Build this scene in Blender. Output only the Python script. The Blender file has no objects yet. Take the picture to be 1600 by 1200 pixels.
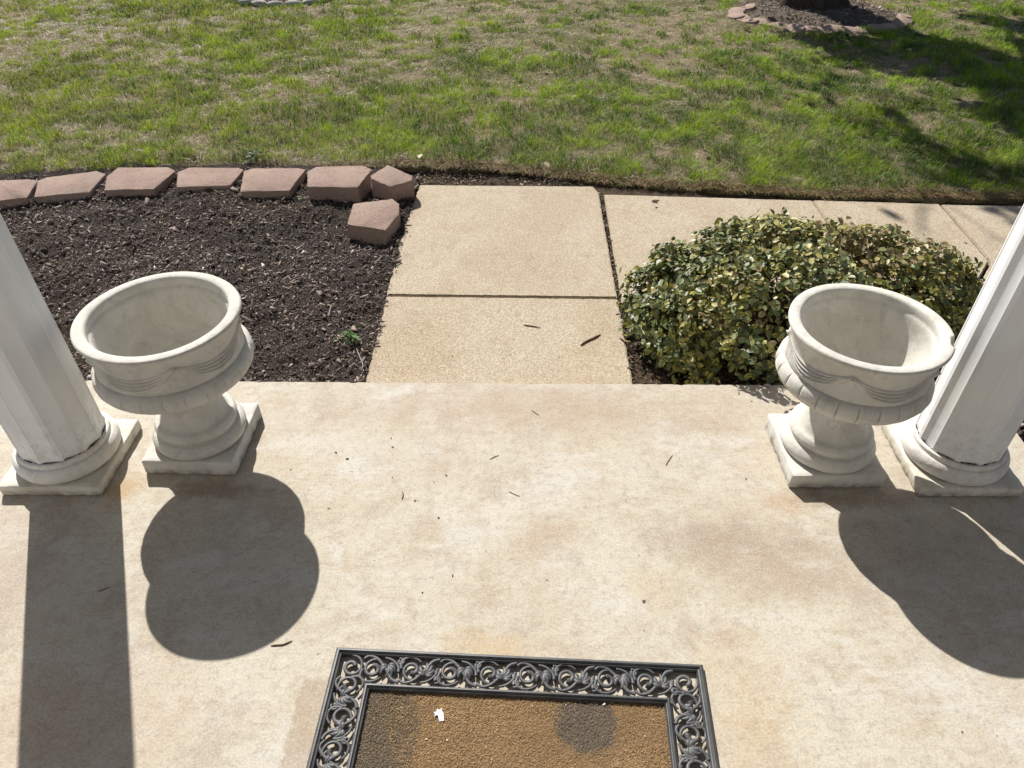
import bpy, bmesh, math, random
import numpy as np
from mathutils import Vector, Matrix
rng = np.random.default_rng(7); random.seed(7)
S = bpy.context.scene; COL = S.collection

# ---------------------------------------------------------------- camera
CAMH = 1.70; FPX = 1145.0
_p, _y, _r = [math.radians(a) for a in (40.1, 0.93, -0.2)]
fw = Vector((-math.sin(_y)*math.cos(_p), math.cos(_y)*math.cos(_p), -math.sin(_p)))
rt = Vector((math.cos(_y), math.sin(_y), 0)); up = rt.cross(fw)
rt2 = rt*math.cos(_r) + up*math.sin(_r); up2 = -rt*math.sin(_r) + up*math.cos(_r)
cd = bpy.data.cameras.new('camera'); cam = bpy.data.objects.new('camera', cd); COL.objects.link(cam)
cd.sensor_width = 36; cd.lens = FPX/1600*36; cd.clip_start = .05; cd.clip_end = 500
M = Matrix((rt2, up2, -fw)).transposed().to_4x4(); M.translation = (0, 0, CAMH)
cam.matrix_world = M; S.camera = cam
# ---------------------------------------------------------------- sky, sun, exposure
AZ = math.radians(-25.4); EL = math.radians(40.7)
w = bpy.data.worlds.new('World'); S.world = w; w.use_nodes = True
nt = w.node_tree; sky = nt.nodes.new('ShaderNodeTexSky'); sky.sky_type = 'NISHITA'
sky.sun_disc = False; sky.sun_elevation = EL; sky.sun_rotation = AZ
nt.nodes['Background'].inputs[1].default_value = .062
nt.links.new(sky.outputs[0], nt.nodes['Background'].inputs[0])
sd = Vector((math.sin(AZ)*math.cos(EL), math.cos(AZ)*math.cos(EL), math.sin(EL)))
sl = bpy.data.lights.new('sun', 'SUN'); sl.energy = 5.0; sl.angle = math.radians(.53); sl.color = (1, .96, .90)
so = bpy.data.objects.new('sun', sl); COL.objects.link(so); so.rotation_euler = (-sd).to_track_quat('-Z', 'Y').to_euler()
S.view_settings.view_transform = 'Standard'; S.view_settings.look = 'None'
S.view_settings.exposure = 0.60; S.view_settings.gamma = 1

# ---------------------------------------------------------------- helpers
def link(o, parent=None):
    COL.objects.link(o)
    if parent: o.parent = parent
    return o
def tag(o, label=None, cat=None, group=None, kind=None):
    if label: o['label'] = label
    if cat: o['category'] = cat
    if group: o['group'] = group
    if kind: o['kind'] = kind
    return o
def empty(name, loc=(0, 0, 0), rz=0):
    o = bpy.data.objects.new(name, None); o.location = loc; o.rotation_euler = (0, 0, rz); o.empty_display_size = .05
    return link(o)
def npmesh(name, V, F, mat=None, parent=None, col=None, smooth=False):
    """V (n,3); F list of int arrays (m,k) of equal arity per array; col (n,3) point colours"""
    me = bpy.data.meshes.new(name); V = np.asarray(V, dtype=np.float32)
    F = [np.asarray(f, dtype=np.int32) for f in F if len(f)]
    loops = np.concatenate([f.ravel() for f in F]); tot = np.concatenate([np.full(len(f), f.shape[1], np.int32) for f in F])
    st = np.concatenate([[0], np.cumsum(tot)[:-1]]).astype(np.int32)
    me.vertices.add(len(V)); me.vertices.foreach_set('co', V.ravel())
    me.loops.add(len(loops)); me.loops.foreach_set('vertex_index', loops)
    me.polygons.add(len(tot)); me.polygons.foreach_set('loop_start', st)
    me.update(calc_edges=True)
    if smooth: me.shade_smooth()
    if col is not None:
        a = me.color_attributes.new('Col', 'FLOAT_COLOR', 'POINT')
        c = np.ones((len(V), 4), np.float32); c[:, :3] = col; a.data.foreach_set('color', c.ravel())
    if mat: me.materials.append(mat)
    return link(bpy.data.objects.new(name, me), parent)
def bmobj(name, bm, mat, parent=None, smooth=None):
    me = bpy.data.meshes.new(name); bmesh.ops.recalc_face_normals(bm, faces=bm.faces); bm.to_mesh(me); bm.free()
    if smooth is not None:
        me.shade_smooth(); me.set_sharp_from_angle(angle=math.radians(smooth))
    me.materials.append(mat); return link(bpy.data.objects.new(name, me), parent)
def vnoise(x, y, sc, seed=0):
    g = np.random.default_rng(seed).random((128, 128)); X = np.asarray(x)*sc+1000.37; Y = np.asarray(y)*sc+1000.71
    i = np.floor(X).astype(int); j = np.floor(Y).astype(int); a = X-i; b = Y-j; a = a*a*(3-2*a); b = b*b*(3-2*b)
    i0, i1, j0, j1 = i % 128, (i+1) % 128, j % 128, (j+1) % 128
    return (g[i0, j0]*(1-a)+g[i1, j0]*a)*(1-b)+(g[i0, j1]*(1-a)+g[i1, j1]*a)*b
def fbm(x, y, sc, seed=0, n=3):
    s = 0; t = 0
    for k in range(n): s = s+vnoise(x, y, sc*2**k, seed+k)*.55**k; t += .55**k
    return s/t
def prism(pts, z0, z1, bev=.006, seg=2, taper=0):
    bm = bmesh.new(); c = Vector((sum(p[0] for p in pts)/len(pts), sum(p[1] for p in pts)/len(pts)))
    lo = [bm.verts.new((c.x+(p[0]-c.x)*(1+taper), c.y+(p[1]-c.y)*(1+taper), z0)) for p in pts]
    hi = [bm.verts.new((p[0], p[1], z1)) for p in pts]; n = len(pts)
    bm.faces.new(hi); bm.faces.new(lo[::-1])
    for i in range(n): bm.faces.new((lo[i], lo[(i+1) % n], hi[(i+1) % n], hi[i]))
    bmesh.ops.recalc_face_normals(bm, faces=bm.faces)
    if bev: bmesh.ops.bevel(bm, geom=bm.edges[:], offset=bev, segments=seg, affect='EDGES', profile=.5)
    return bm
def rect(cx, cy, hx, hy): return [(cx-hx, cy-hy), (cx+hx, cy-hy), (cx+hx, cy+hy), (cx-hx, cy+hy)]
def tubes(paths, n=6, flat=1.0, cap=True):
    """paths: list of (points (k,3), radii (k,)); one V,F for all"""
    V = []; F4 = []; F3 = []; off = 0
    for P, R in paths:
        P = np.asarray(P, float); k = len(P); R = np.broadcast_to(R, (k,))
        T = np.gradient(P, axis=0); T /= np.linalg.norm(T, axis=1)[:, None]+1e-9
        ref = np.array([0, 0, 1.]); 
        if abs(T[:, 2]).max() > .9: ref = np.array([1, 0.1, 0.])
        A = np.cross(T, ref); A /= np.linalg.norm(A, axis=1)[:, None]+1e-9; B = np.cross(A, T)
        a = np.arange(n)*2*np.pi/n
        ring = P[:, None]+R[:, None, None]*(A[:, None]*np.cos(a)[None, :, None]+flat*B[:, None]*np.sin(a)[None, :, None])
        V.append(ring.reshape(-1, 3))
        i = np.arange(k-1)[:, None]*n; j = np.arange(n)[None]; j2 = (j+1) % n
        F4.append(np.stack([i+j, i+j2, i+n+j2, i+n+j], -1).reshape(-1, 4)+off)
        V.append(P[[0, -1]])
        c0 = off+k*n; jj = np.arange(n); jn = (jj+1) % n
        F3.append(np.stack([np.full(n, c0), jn+off, jj+off], -1)); F3.append(np.stack([np.full(n, c0+1), (k-1)*n+jj+off, (k-1)*n+jn+off], -1))
        off += k*n+2
    return np.concatenate(V), [np.concatenate(F4), np.concatenate(F3)]
def catmull(pts, per=6):
    P = np.asarray(pts, float); P = np.vstack([2*P[0]-P[1], P, 2*P[-1]-P[-2]]); out = []
    for i in range(1, len(P)-2):
        for t in np.arange(per)/per:
            out.append(.5*(2*P[i]+(P[i+1]-P[i-1])*t+(2*P[i-1]-5*P[i]+4*P[i+1]-P[i+2])*t*t+(3*P[i]-P[i-1]-3*P[i+1]+P[i+2])*t**3))
    out.append(P[-2]); return np.array(out)
def revolve(name, prof, n, mat, parent=None, disp=None, smooth=40, close=False):
    th = np.arange(n)*2*np.pi/n; R = np.maximum(prof[:, 0], 0)[:, None]+0*th[None]; Z = prof[:, 1][:, None]+0*th[None]; TH = th[None]+0*R
    if disp is not None: R, Z = disp(R, Z, TH)
    V = np.stack([R*np.cos(TH), R*np.sin(TH), Z], -1).reshape(-1, 3); k = len(prof)
    i = np.arange(k-1)[:, None]*n; j = np.arange(n)[None]; j2 = (j+1) % n
    F = np.stack([i+j, i+j2, i+n+j2, i+n+j], -1).reshape(-1, 4)
    o = npmesh(name, V, [F], mat, parent, smooth=True); 
    if smooth: o.data.set_sharp_from_angle(angle=math.radians(smooth))
    return o

# ---------------------------------------------------------------- materials
class NT:
    def __init__(s, name, rough=.85, spec=.3):
        s.m = bpy.data.materials.new(name); s.m.use_nodes = True; s.t = s.m.node_tree; s.b = s.t.nodes['Principled BSDF']
        s.b.inputs['Roughness'].default_value = rough; s.b.inputs['Specular IOR Level'].default_value = spec
        s.tc = s.t.nodes.new('ShaderNodeTexCoord').outputs['Object']
        s.geo = s.t.nodes.new('ShaderNodeNewGeometry').outputs['Position']
    def n(s, typ, **kw):
        x = s.t.nodes.new(typ)
        for k, v in kw.items(): setattr(x, k, v)
        return x
    def L(s, a, b): s.t.links.new(a, b)
    def val(s, sock, v):
        if isinstance(v, (int, float)): sock.default_value = v
        elif isinstance(v, (tuple, list)): sock.default_value = v if len(v) == len(sock.default_value) else tuple(v)+(1,)
        else: s.L(v, sock)
    def noise(s, sc, det=4, rough=.55, dist=0, vec=None, stretch=None):
        x = s.n('ShaderNodeTexNoise'); x.inputs['Scale'].default_value = sc; x.inputs['Detail'].default_value = det
        x.inputs['Roughness'].default_value = rough; x.inputs['Distortion'].default_value = dist
        v = vec or s.geo
        if stretch:
            m = s.n('ShaderNodeMapping'); s.L(v, m.inputs[0]); m.inputs['Scale'].default_value = stretch; v = m.outputs[0]
        s.L(v, x.inputs['Vector']); return x.outputs['Fac']
    def voro(s, sc, feature='F1', out='Distance', vec=None):
        x = s.n('ShaderNodeTexVoronoi', feature=feature); x.inputs['Scale'].default_value = sc; s.L(vec or s.geo, x.inputs['Vector']); return x.outputs[out]
    def ramp(s, f, lo, hi, a=0., b=1.):
        x = s.n('ShaderNodeMapRange'); x.clamp = True; s.L(f, x.inputs[0])
        for i, v in enumerate((lo, hi, a, b)): x.inputs[1+i].default_value = v
        return x.outputs[0]
    def mix(s, f, a, b, mode='MIX'):
        x = s.n('ShaderNodeMix', data_type='RGBA', blend_type=mode); s.val(x.inputs[0], f); s.val(x.inputs[6], a); s.val(x.inputs[7], b); return x.outputs[2]
    def math(s, op, a, b=0.):
        x = s.n('ShaderNodeMath', operation=op); s.val(x.inputs[0], a); s.val(x.inputs[1], b); return x.outputs[0]
    def ell(s, cx, cy, rx, ry, soft=.5, rot=0, jit=None):
        """soft-edged ellipse in world x,y as a 0..1 mask (a stain with its own shape)"""
        m = s.n('ShaderNodeMapping', vector_type='TEXTURE'); s.L(s.geo, m.inputs[0]); m.inputs['Location'].default_value = (cx, cy, 0)
        m.inputs['Rotation'].default_value = (0, 0, rot); m.inputs['Scale'].default_value = (rx, ry, 1000)
        l = s.n('ShaderNodeVectorMath', operation='LENGTH'); s.L(m.outputs[0], l.inputs[0]); v = l.outputs['Value']
        if jit: v = s.math('ADD', v, jit)
        return s.ramp(v, 1, 1-soft)
    def out(s, col, bump=None, strength=.3, dist=.01):
        s.val(s.b.inputs['Base Color'], col)
        if bump is not None:
            b = s.n('ShaderNodeBump'); b.inputs['Strength'].default_value = strength; b.inputs['Distance'].default_value = dist
            s.L(bump, b.inputs['Height']); s.L(b.outputs[0], s.b.inputs['Normal'])
        return s.m

def m_porch():
    s = NT('porch concrete', .8, .3)
    big = s.noise(1.6, 8, .68, .2); mid = s.noise(6, 8, .74, .3); fine = s.noise(45, 6, .75); vf = s.noise(170, 4, .8)
    c = s.mix(s.ramp(big, .40, .60), (.485, .450, .368), (.440, .385, .300))
    c = s.mix(s.ramp(mid, .50, .60, 0, .55), c, (.36, .285, .21))
    c = s.mix(s.ramp(s.noise(3.2, 8, .7, .4, stretch=(1, 1.6, 1)), .52, .60, 0, .6), c, (.52, .50, .455))
    c = s.mix(s.ramp(s.noise(4.5, 8, .74, .3, stretch=(1.4, 1, 1)), .53, .62, 0, .5), c, (.33, .285, .24))
    c = s.mix(s.ramp(s.noise(16, 8, .8, .2, stretch=(1, 2.6, 1)), .52, .62, 0, .32), c, (.27, .22, .17))
    c = s.mix(s.ramp(s.noise(11, 8, .8, .2, stretch=(1, 1.8, 1)), .47, .38, 0, .35), c, (.56, .53, .47))
    jit = s.ramp(s.noise(9, 8, .75), .2, .8, -.8, .8)
    # stains and worn patches the slab really carries
    for (cx, cy, rx, ry, soft, col, k) in [
        (-1.22, 1.50, .07, .09, .8, (.50, .30, .12), .55), (.80, 1.47, .08, .07, .9, (.50, .30, .15), .35),
        (.09, 1.35, .16, .08, .9, (.50, .38, .26), .45), (.36, 1.17, .10, .10, .9, (.60, .47, .30), .35),
        (.62, 1.34, .34, .13, .9, (.41, .32, .24), .65), (.75, 1.20, .34, .12, .9, (.46, .36, .26), .6),
        (-.08, .99, .17, .06, .9, (.60, .44, .24), .5), (.1, 1.88, 1.0, .17, .9, (.50, .38, .27), .6),
        (-.75, 1.45, .35, .05, .9, (.60, .51, .37), .3), (-.6, 1.7, .3, .1, .9, (.7, .67, .6), .4),
        (-1.0, .8, .4, .2, .9, (.55, .40, .29), .35), (.55, .85, .15, .3, .9, (.62, .47, .27), .4),
        (-1.45, 1.2, .3, .3, .9, (.45, .36, .30), .35), (1.1, 1.3, .3, .2, .9, (.46, .40, .34), .35),
        (-.95, 1.50, .2, .05, .7, (.30, .22, .15), .5), (1.0, 1.49, .2, .05, .7, (.30, .22, .15), .45)]:
        c = s.mix(s.math('MULTIPLY', s.ell(cx, cy, rx, ry, soft, 0, jit), min(1, k*1.25)), c, tuple(q*.72 for q in col))
    # the rectangular mark an earlier mat left beside this one
    j2 = s.ramp(s.noise(30, 4, .7), 0, 1, -.1, .1)
    sep = s.n('ShaderNodeSeparateXYZ'); s.L(s.geo, sep.inputs[0])
    mx = s.math('MULTIPLY', s.ramp(s.math('ADD', sep.outputs[0], s.math('MULTIPLY', j2, .2)), -.535, -.525), s.ramp(sep.outputs[0], -.40, -.46))
    my = s.math('MULTIPLY', s.ramp(s.math('ADD', sep.outputs[1], s.math('MULTIPLY', j2, .2)), .905, .893), s.ramp(sep.outputs[1], .3, .6))
    c = s.mix(s.math('MULTIPLY', s.math('MULTIPLY', mx, my), .55), c, (.30, .22, .15))
    c = s.mix(s.ramp(fine, .51, .62, 0, .38), c, (.27, .215, .16))
    c = s.mix(s.ramp(vf, .52, .60, 0, .35), c, (.60, .56, .48)); c = s.mix(s.ramp(vf, .47, .39, 0, .35), c, (.25, .20, .15))
    pit = s.ramp(s.voro(38), .07, .03); c = s.mix(s.math('MULTIPLY', s.math('MULTIPLY', pit, s.ramp(s.noise(7, 3), .52, .6)), .7), c, (.16, .12, .09))
    h = s.math('ADD', s.math('MULTIPLY', fine, .5), s.math('MULTIPLY', vf, .35)); h = s.math('ADD', h, s.math('MULTIPLY', mid, .8))
    return s.out(c, h, .35, .006)
def m_walk():
    s = NT('exposed aggregate concrete', .9, .2)
    big = s.noise(2.2, 5, .6, .5); c = s.mix(s.ramp(big, .42, .60), (.455, .398, .292), (.40, .325, .228))
    c = s.mix(s.math('MULTIPLY', s.ramp(s.noise(6, 4, .6), .5, .7), .5), c, (.43, .37, .29))
    v = s.voro(210, out='Color'); sp = s.n('ShaderNodeSeparateColor'); s.L(v, sp.inputs[0])
    c = s.mix(s.math('MULTIPLY', s.ramp(sp.outputs[0], .74, .86), .45), c, (.60, .54, .43))
    c = s.mix(s.math('MULTIPLY', s.ramp(sp.outputs[1], .75, .85), .5), c, (.33, .20, .11))
    c = s.mix(s.math('MULTIPLY', s.ramp(sp.outputs[2], .8, .9), .5), c, (.20, .16, .12))
    n = s.noise(160, 4, .75); c = s.mix(s.ramp(n, .51, .62, 0, .6), c, (.20, .145, .095)); c = s.mix(s.ramp(s.noise(13, 7, .75), .53, .64, 0, .45), c, (.30, .22, .15)); c = s.mix(s.ramp(n, .47, .36, 0, .45), c, (.56, .49, .38))
    h = s.math('ADD', s.math('MULTIPLY', s.voro(210), -.6), s.math('MULTIPLY', s.noise(140, 4, .7), 1.2))
    return s.out(c, h, .5, .004)
def m_cast(name, base, stain, dirt=.5):
    s = NT(name, .85, .25)
    a = s.noise(9, 6, .65, .8); b = s.noise(40, 5, .7); f = s.noise(260, 3, .7)
    c = s.mix(s.ramp(a, .42, .60), base, stain)
    c = s.mix(s.ramp(s.noise(22, 5, .7, .6), .54, .66, 0, dirt), c, tuple(x*.55 for x in stain))
    c = s.mix(s.ramp(b, .56, .68, 0, .5*dirt), c, (.16, .14, .11))
    pt = s.n('ShaderNodeNewGeometry').outputs['Pointiness']
    c = s.mix(s.ramp(pt, .494, .45, 0, .5), c, (.15, .125, .09)); c = s.mix(s.ramp(s.noise(16, 7, .75, .3, stretch=(1, 1, .35)), .52, .66, 0, .32), c, tuple(x*.66 for x in stain))
    # grime line low on the foot, where rain splashes it (object height)
    sp = s.n('ShaderNodeSeparateXYZ'); s.L(s.geo, sp.inputs[0])
    low = s.math('MULTIPLY', s.ramp(sp.outputs[2], .028, .0), s.ramp(s.noise(30, 4, .7), .38, .6))
    c = s.mix(s.math('MULTIPLY', low, .85), c, (.10, .075, .05))
    pits = s.ramp(s.voro(120), .12, .04); c = s.mix(s.math('MULTIPLY', s.math('MULTIPLY', pits, s.ramp(s.noise(18, 3), .5, .62)), .5), c, (.2, .17, .13))
    h = s.math('ADD', s.math('MULTIPLY', b, .8), s.math('MULTIPLY', f, .4)); h = s.math('SUBTRACT', h, s.math('MULTIPLY', pits, .4))
    return s.out(c, h, .55, .004)
def m_paint():
    s = NT('white column paint', .42, .45)
    c = s.mix(s.ramp(s.noise(5, 5, .6, stretch=(3, 3, .6)), .4, .7), (.80, .81, .82), (.75, .75, .75))
    c = s.mix(s.ramp(s.noise(26, 5, .7, stretch=(2, 2, .25)), .62, .8, 0, .35), c, (.48, .46, .42))
    sp = s.n('ShaderNodeSeparateXYZ'); s.L(s.geo, sp.inputs[0]); c = s.mix(s.math('MULTIPLY', s.ramp(sp.outputs[2], .34, .11), s.ramp(s.noise(28, 7, .8), .47, .62, 0, .5)), c, (.40, .36, .30))
    return s.out(c, s.noise(90, 3, .6), .06, .002)
def m_attr(name, rough=.7, spec=.3, trans=0., nscale=0, bump=None):
    s = NT(name, rough, spec); a = s.n('ShaderNodeVertexColor'); a.layer_name = 'Col'; c = a.outputs[0]
    if nscale: c = s.mix(s.ramp(s.noise(nscale, 3, .6), .3, .75, 0, .5), c, (.02, .015, .01))
    s.out(c)
    if trans:
        t = s.n('ShaderNodeBsdfTranslucent'); s.L(c, t.inputs[0]); mx = s.n('ShaderNodeMixShader'); mx.inputs[0].default_value = trans
        s.L(s.b.outputs[0], mx.inputs[1]); s.L(t.outputs[0], mx.inputs[2]); s.L(mx.outputs[0], s.t.nodes['Material Output'].inputs[0])
    return s.m
def m_soil(name, a, b, sc=30):
    s = NT(name, .95, .15); c = s.mix(s.ramp(s.noise(sc, 6, .75), .35, .7), a, b)
    c = s.mix(s.ramp(s.noise(sc*6, 4, .7), .55, .8, 0, .5), c, tuple(min(1, x*2.2) for x in b))
    return s.out(c, s.noise(sc*3, 6, .75), .9, .02)
def m_lawn():
    s = NT('lawn soil and thatch', .95, .1)
    c = s.mix(s.ramp(s.noise(1.1, 5, .65), .4, .62), (.32, .25, .16), (.10, .12, .03))
    c = s.mix(s.ramp(s.noise(70, 5, .8), .4, .7), c, (.22, .18, .11)); c = s.mix(s.ramp(s.noise(24, 5, .7), .5, .75, 0, .7), c, (.05, .04, .022))
    return s.out(c, s.noise(60, 6, .8), .9, .03)
def m_brick():
    s = NT('red concrete edging', .95, .15)
    c = s.mix(s.ramp(s.noise(7, 5, .65), .35, .7), (.52, .38, .31), (.43, .305, .25))
    c = s.mix(s.ramp(s.noise(14, 4, .7, 1), .52, .72, 0, .6), c, (.42, .32, .26)); c = s.mix(s.ramp(s.noise(150, 4, .8), .51, .64, 0, .6), c, (.16, .105, .085))
    c = s.mix(s.ramp(s.noise(170, 3, .8), .62, .75, 0, .5), c, (.60, .48, .40))
    c = s.mix(s.ramp(s.noise(38, 6, .8), .53, .64, 0, .35), c, (.24, .17, .14)); c = s.mix(s.ramp(s.noise(5, 6, .75), .52, .62, 0, .5), c, (.44, .35, .29))
    return s.out(c, s.math('ADD', s.noise(45, 6, .8), s.noise(150, 4, .85)), 1., .012)
def m_bark():
    s = NT('dark bark', .95, .1); n = s.noise(9, 6, .75, .5, stretch=(2.2, 2.2, .45))
    return s.out(s.mix(s.ramp(n, .35, .68), (.035, .028, .022), (.11, .09, .07)), n, 1., .05)
def m_rubber():
    s = NT('black rubber', .48, .4); c = s.mix(s.ramp(s.noise(18, 5, .7), .4, .7), (.055, .057, .062), (.11, .11, .11))
    c = s.mix(s.ramp(s.noise(120, 4, .8), .6, .78, 0, .4), c, (.22, .19, .15))
    return s.out(c, s.noise(300, 3, .7), .25, .002)
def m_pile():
    s = NT('reflection tinted carpet pile', 1., .05)
    c = s.mix(s.ramp(s.noise(7, 5, .65), .35, .68), (.32, .21, .11), (.25, .165, .095))  # brown imitates a glass reflection over grey pile; the patches below stay greyer
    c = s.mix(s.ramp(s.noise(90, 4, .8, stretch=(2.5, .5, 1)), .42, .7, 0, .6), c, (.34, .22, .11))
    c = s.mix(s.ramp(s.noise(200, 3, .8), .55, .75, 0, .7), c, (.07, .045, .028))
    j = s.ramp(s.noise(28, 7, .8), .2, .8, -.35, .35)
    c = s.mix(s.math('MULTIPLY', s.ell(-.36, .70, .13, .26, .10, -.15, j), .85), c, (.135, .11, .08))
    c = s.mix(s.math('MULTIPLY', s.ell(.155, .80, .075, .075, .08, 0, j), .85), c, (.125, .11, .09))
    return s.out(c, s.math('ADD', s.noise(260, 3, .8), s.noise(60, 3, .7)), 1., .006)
def m_plain(name, a, b, sc=40, rough=.9):
    s = NT(name, rough, .2); return s.out(s.mix(s.ramp(s.noise(sc, 4, .7), .35, .7), a, b), s.noise(sc*3, 3), .4, .003)

M_PORCH, M_WALK, M_PAINT = m_porch(), m_walk(), m_paint()
M_URN = m_cast('cast stone', (.60, .58, .53), (.53, .51, .455), .3)
M_PLINTH = m_cast('column plinth stone', (.66, .63, .56), (.56, .52, .44), .3)
M_BASE = m_cast('painted base moulding', (.72, .71, .68), (.64, .61, .55), .4)
M_BLADE = m_attr('grass blades', .55, .3, .35); M_CHIP = m_attr('bark mulch chips', .85, .25)
M_HEDGE = m_attr('evergreen leaves', .45, .35, .15); M_LEAF = m_attr('tree leaves', .6, .3, .2)
M_MULCH = m_soil('dark mulch soil', (.028, .021, .017), (.075, .058, .048), 30)
M_SOIL = m_soil('brown soil', (.055, .038, .026), (.13, .095, .065), 24)
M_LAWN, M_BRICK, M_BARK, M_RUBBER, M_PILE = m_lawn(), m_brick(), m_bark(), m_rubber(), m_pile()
M_TWIG = m_plain('dry twig', (.10, .065, .04), (.20, .14, .09), 60); M_STONE = m_plain('pale stone', (.30, .28, .24), (.46, .43, .38), 50)
M_CAULK = m_plain('dark cracked caulk', (.03, .027, .023), (.10, .085, .07), 80)

# ---------------------------------------------------------------- setting
ZW = -.12                                       # top of the walk, a step below the porch
EDGE = [(-60, 3.6), (-6, 3.6), (-3.5, 3.80), (-2.6, 3.98), (-2.0, 4.10), (-1.3, 4.12), (-.9, 4.14), (-.55, 4.15), (.1, 4.06), (.5, 3.95), (1.0, 3.875), (1.7, 3.79), (2.7, 3.76), (6, 3.6), (60, 3.4)]
def edge_y(x): return np.interp(x, [e[0] for e in EDGE], [e[1] for e in EDGE])
def gridmesh(name, X, Y, Z, mat, kind='structure'):
    nx, ny = X.shape; V = np.stack([X, Y, Z], -1).reshape(-1, 3); i = np.arange(nx-1)[:, None]*ny; j = np.arange(ny-1)[None]
    o = npmesh(name, V, [np.stack([i+j, i+ny+j, i+ny+j+1, i+j+1], -1).reshape(-1, 4)], mat, smooth=True)
    tag(o, kind=kind); return o
gx = np.concatenate([np.linspace(-90, -6, 30)[:-1], np.linspace(-6, 7, 520), np.linspace(7, 90, 30)[1:]])
gt = np.concatenate([[0, .004, .012, .022], np.linspace(.03, 6, 260), np.linspace(6.3, 90, 50)])
GX, GT = np.meshgrid(gx, gt, indexing='ij'); GY = edge_y(GX)+GT+(.05*(vnoise(GX, 0*GX, 7, 3)-.5)+.025*(vnoise(GX, 0*GX, 25, 4)-.5))*np.exp(-GT/.3)
def lawn_h(x, y): return -.082+.035*(fbm(x, y, 2.2, 5)-.5)+.03*(fbm(x, y, 9, 9)-.5)
LZ = lawn_h(GX, GY); LZ = np.where(GT < .001, -.19, np.where(GT < .14, LZ-.045*(1-GT/.14)**.8, LZ))
gridmesh('lawn', GX, GY, LZ, M_LAWN)
gg = np.linspace(-120, 120, 3); A, B = np.meshgrid(gg, gg, indexing='ij'); gridmesh('ground', A, B, 0*A-.21, M_SOIL)
def bed(name, x0, x1, y0, y1, z, amp, mat, step=.012, seed=1):
    X, Y = np.meshgrid(np.arange(x0, x1+step, step), np.arange(y0, y1+step, step), indexing='ij')
    if name == 'mulch_soil': return gridmesh(name, X, Y, mulch_h(X, Y), mat)
    return gridmesh(name, X, Y, z+amp*(fbm(X, Y, 5, seed, 2)-.5)+amp*.45*(fbm(X, Y, 30, seed+5, 2)-.5), mat)
def mulch_h(x, y): return -.118+.030*np.clip((y-3.25-.10*(x+2.0)*(x > -2.0))/.45, 0, 1)**1.3*np.clip((-1.0-x)/.5, 0, 1)+.045*(fbm(x, y, 5, 21, 2)-.5)+.02*(fbm(x, y, 30, 26, 2)-.5)
bed('mulch_soil', -5.5, -.605, 1.95, 4.11, -.118, .045, M_MULCH, .016, 21)
bed('hedge_soil', .44, 2.0, 2.0, 2.72, -.15, .04, M_SOIL, .02, 31)
bed('side_bed_soil', 1.66, 6, -1, 2.72, -.15, .04, M_MULCH, .03, 41)
bed('path_edge_soil', -.66, 6, 3.62, 4.22, -.138, .034, M_SOIL, .015, 51)
# porch slab
fr = [(1.655-.012*k, 2.027+random.uniform(-.0012, .0012)-(.004 if random.random() < .03 else 0)) for k in range(1, 286)]
bm = prism([(-1.78, -1.2), (1.655, -1.2), (1.655, 2.027)]+fr+[(-1.78, 2.027)], -.32, 0, 0)
e = [x for x in bm.edges if all(v.co.z > -.01 for v in x.verts)]; bmesh.ops.bevel(bm, geom=e, offset=.005, segments=2, affect='EDGES')
tag(bmobj('porch_slab', bm, M_PORCH, smooth=50), kind='structure')
# walk panels: real slabs with gaps between them
def panel(pts, dz=0):
    # resample the outline so the edge can be slightly ragged
    P = []
    for i in range(len(pts)):
        a = np.array(pts[i]); b = np.array(pts[(i+1) % len(pts)]); n = max(1, int(np.linalg.norm(b-a)/.03))
        for k in range(n):
            p = a+(b-a)*k/n
            if k: p = p+np.array([random.uniform(-1, 1), random.uniform(-1, 1)])*.0016
            P.append(tuple(p))
    bm = prism(P, -.2, ZW+dz, 0)
    top = [f for f in bm.faces if f.normal.z > .9]; e = [x for f in top for x in f.edges]
    bmesh.ops.bevel(bm, geom=list(set(e)), offset=.005, segments=2, affect='EDGES')
    return tag(bmobj('path', bm, M_WALK, smooth=60), kind='structure')
panel([(-.600, 1.9), (.432, 1.9), (.428, 2.758), (-.609, 2.770)])
panel([(-.609, 2.782), (.428, 2.770), (.425, 3.825), (.40, 3.905), (-.585, 3.915), (-.615, 3.3)], .001)
panel([(.445, 2.735), (1.588, 2.70), (1.588, 3.745), (.455, 3.81)], -.002)
panel([(1.592, 2.70), (1.90, 2.66), (2.24, 3.10), (2.262, 3.705), (1.592, 3.745)], 0)
panel([(1.912, 2.652), (2.6, 2.2), (3.4, 2.6), (3.4, 3.66), (2.275, 3.703), (2.252, 3.095)], -.002)
panel([(3.412, 2.6), (4.6, 2.6), (4.6, 3.6), (3.412, 3.66)])
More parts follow.
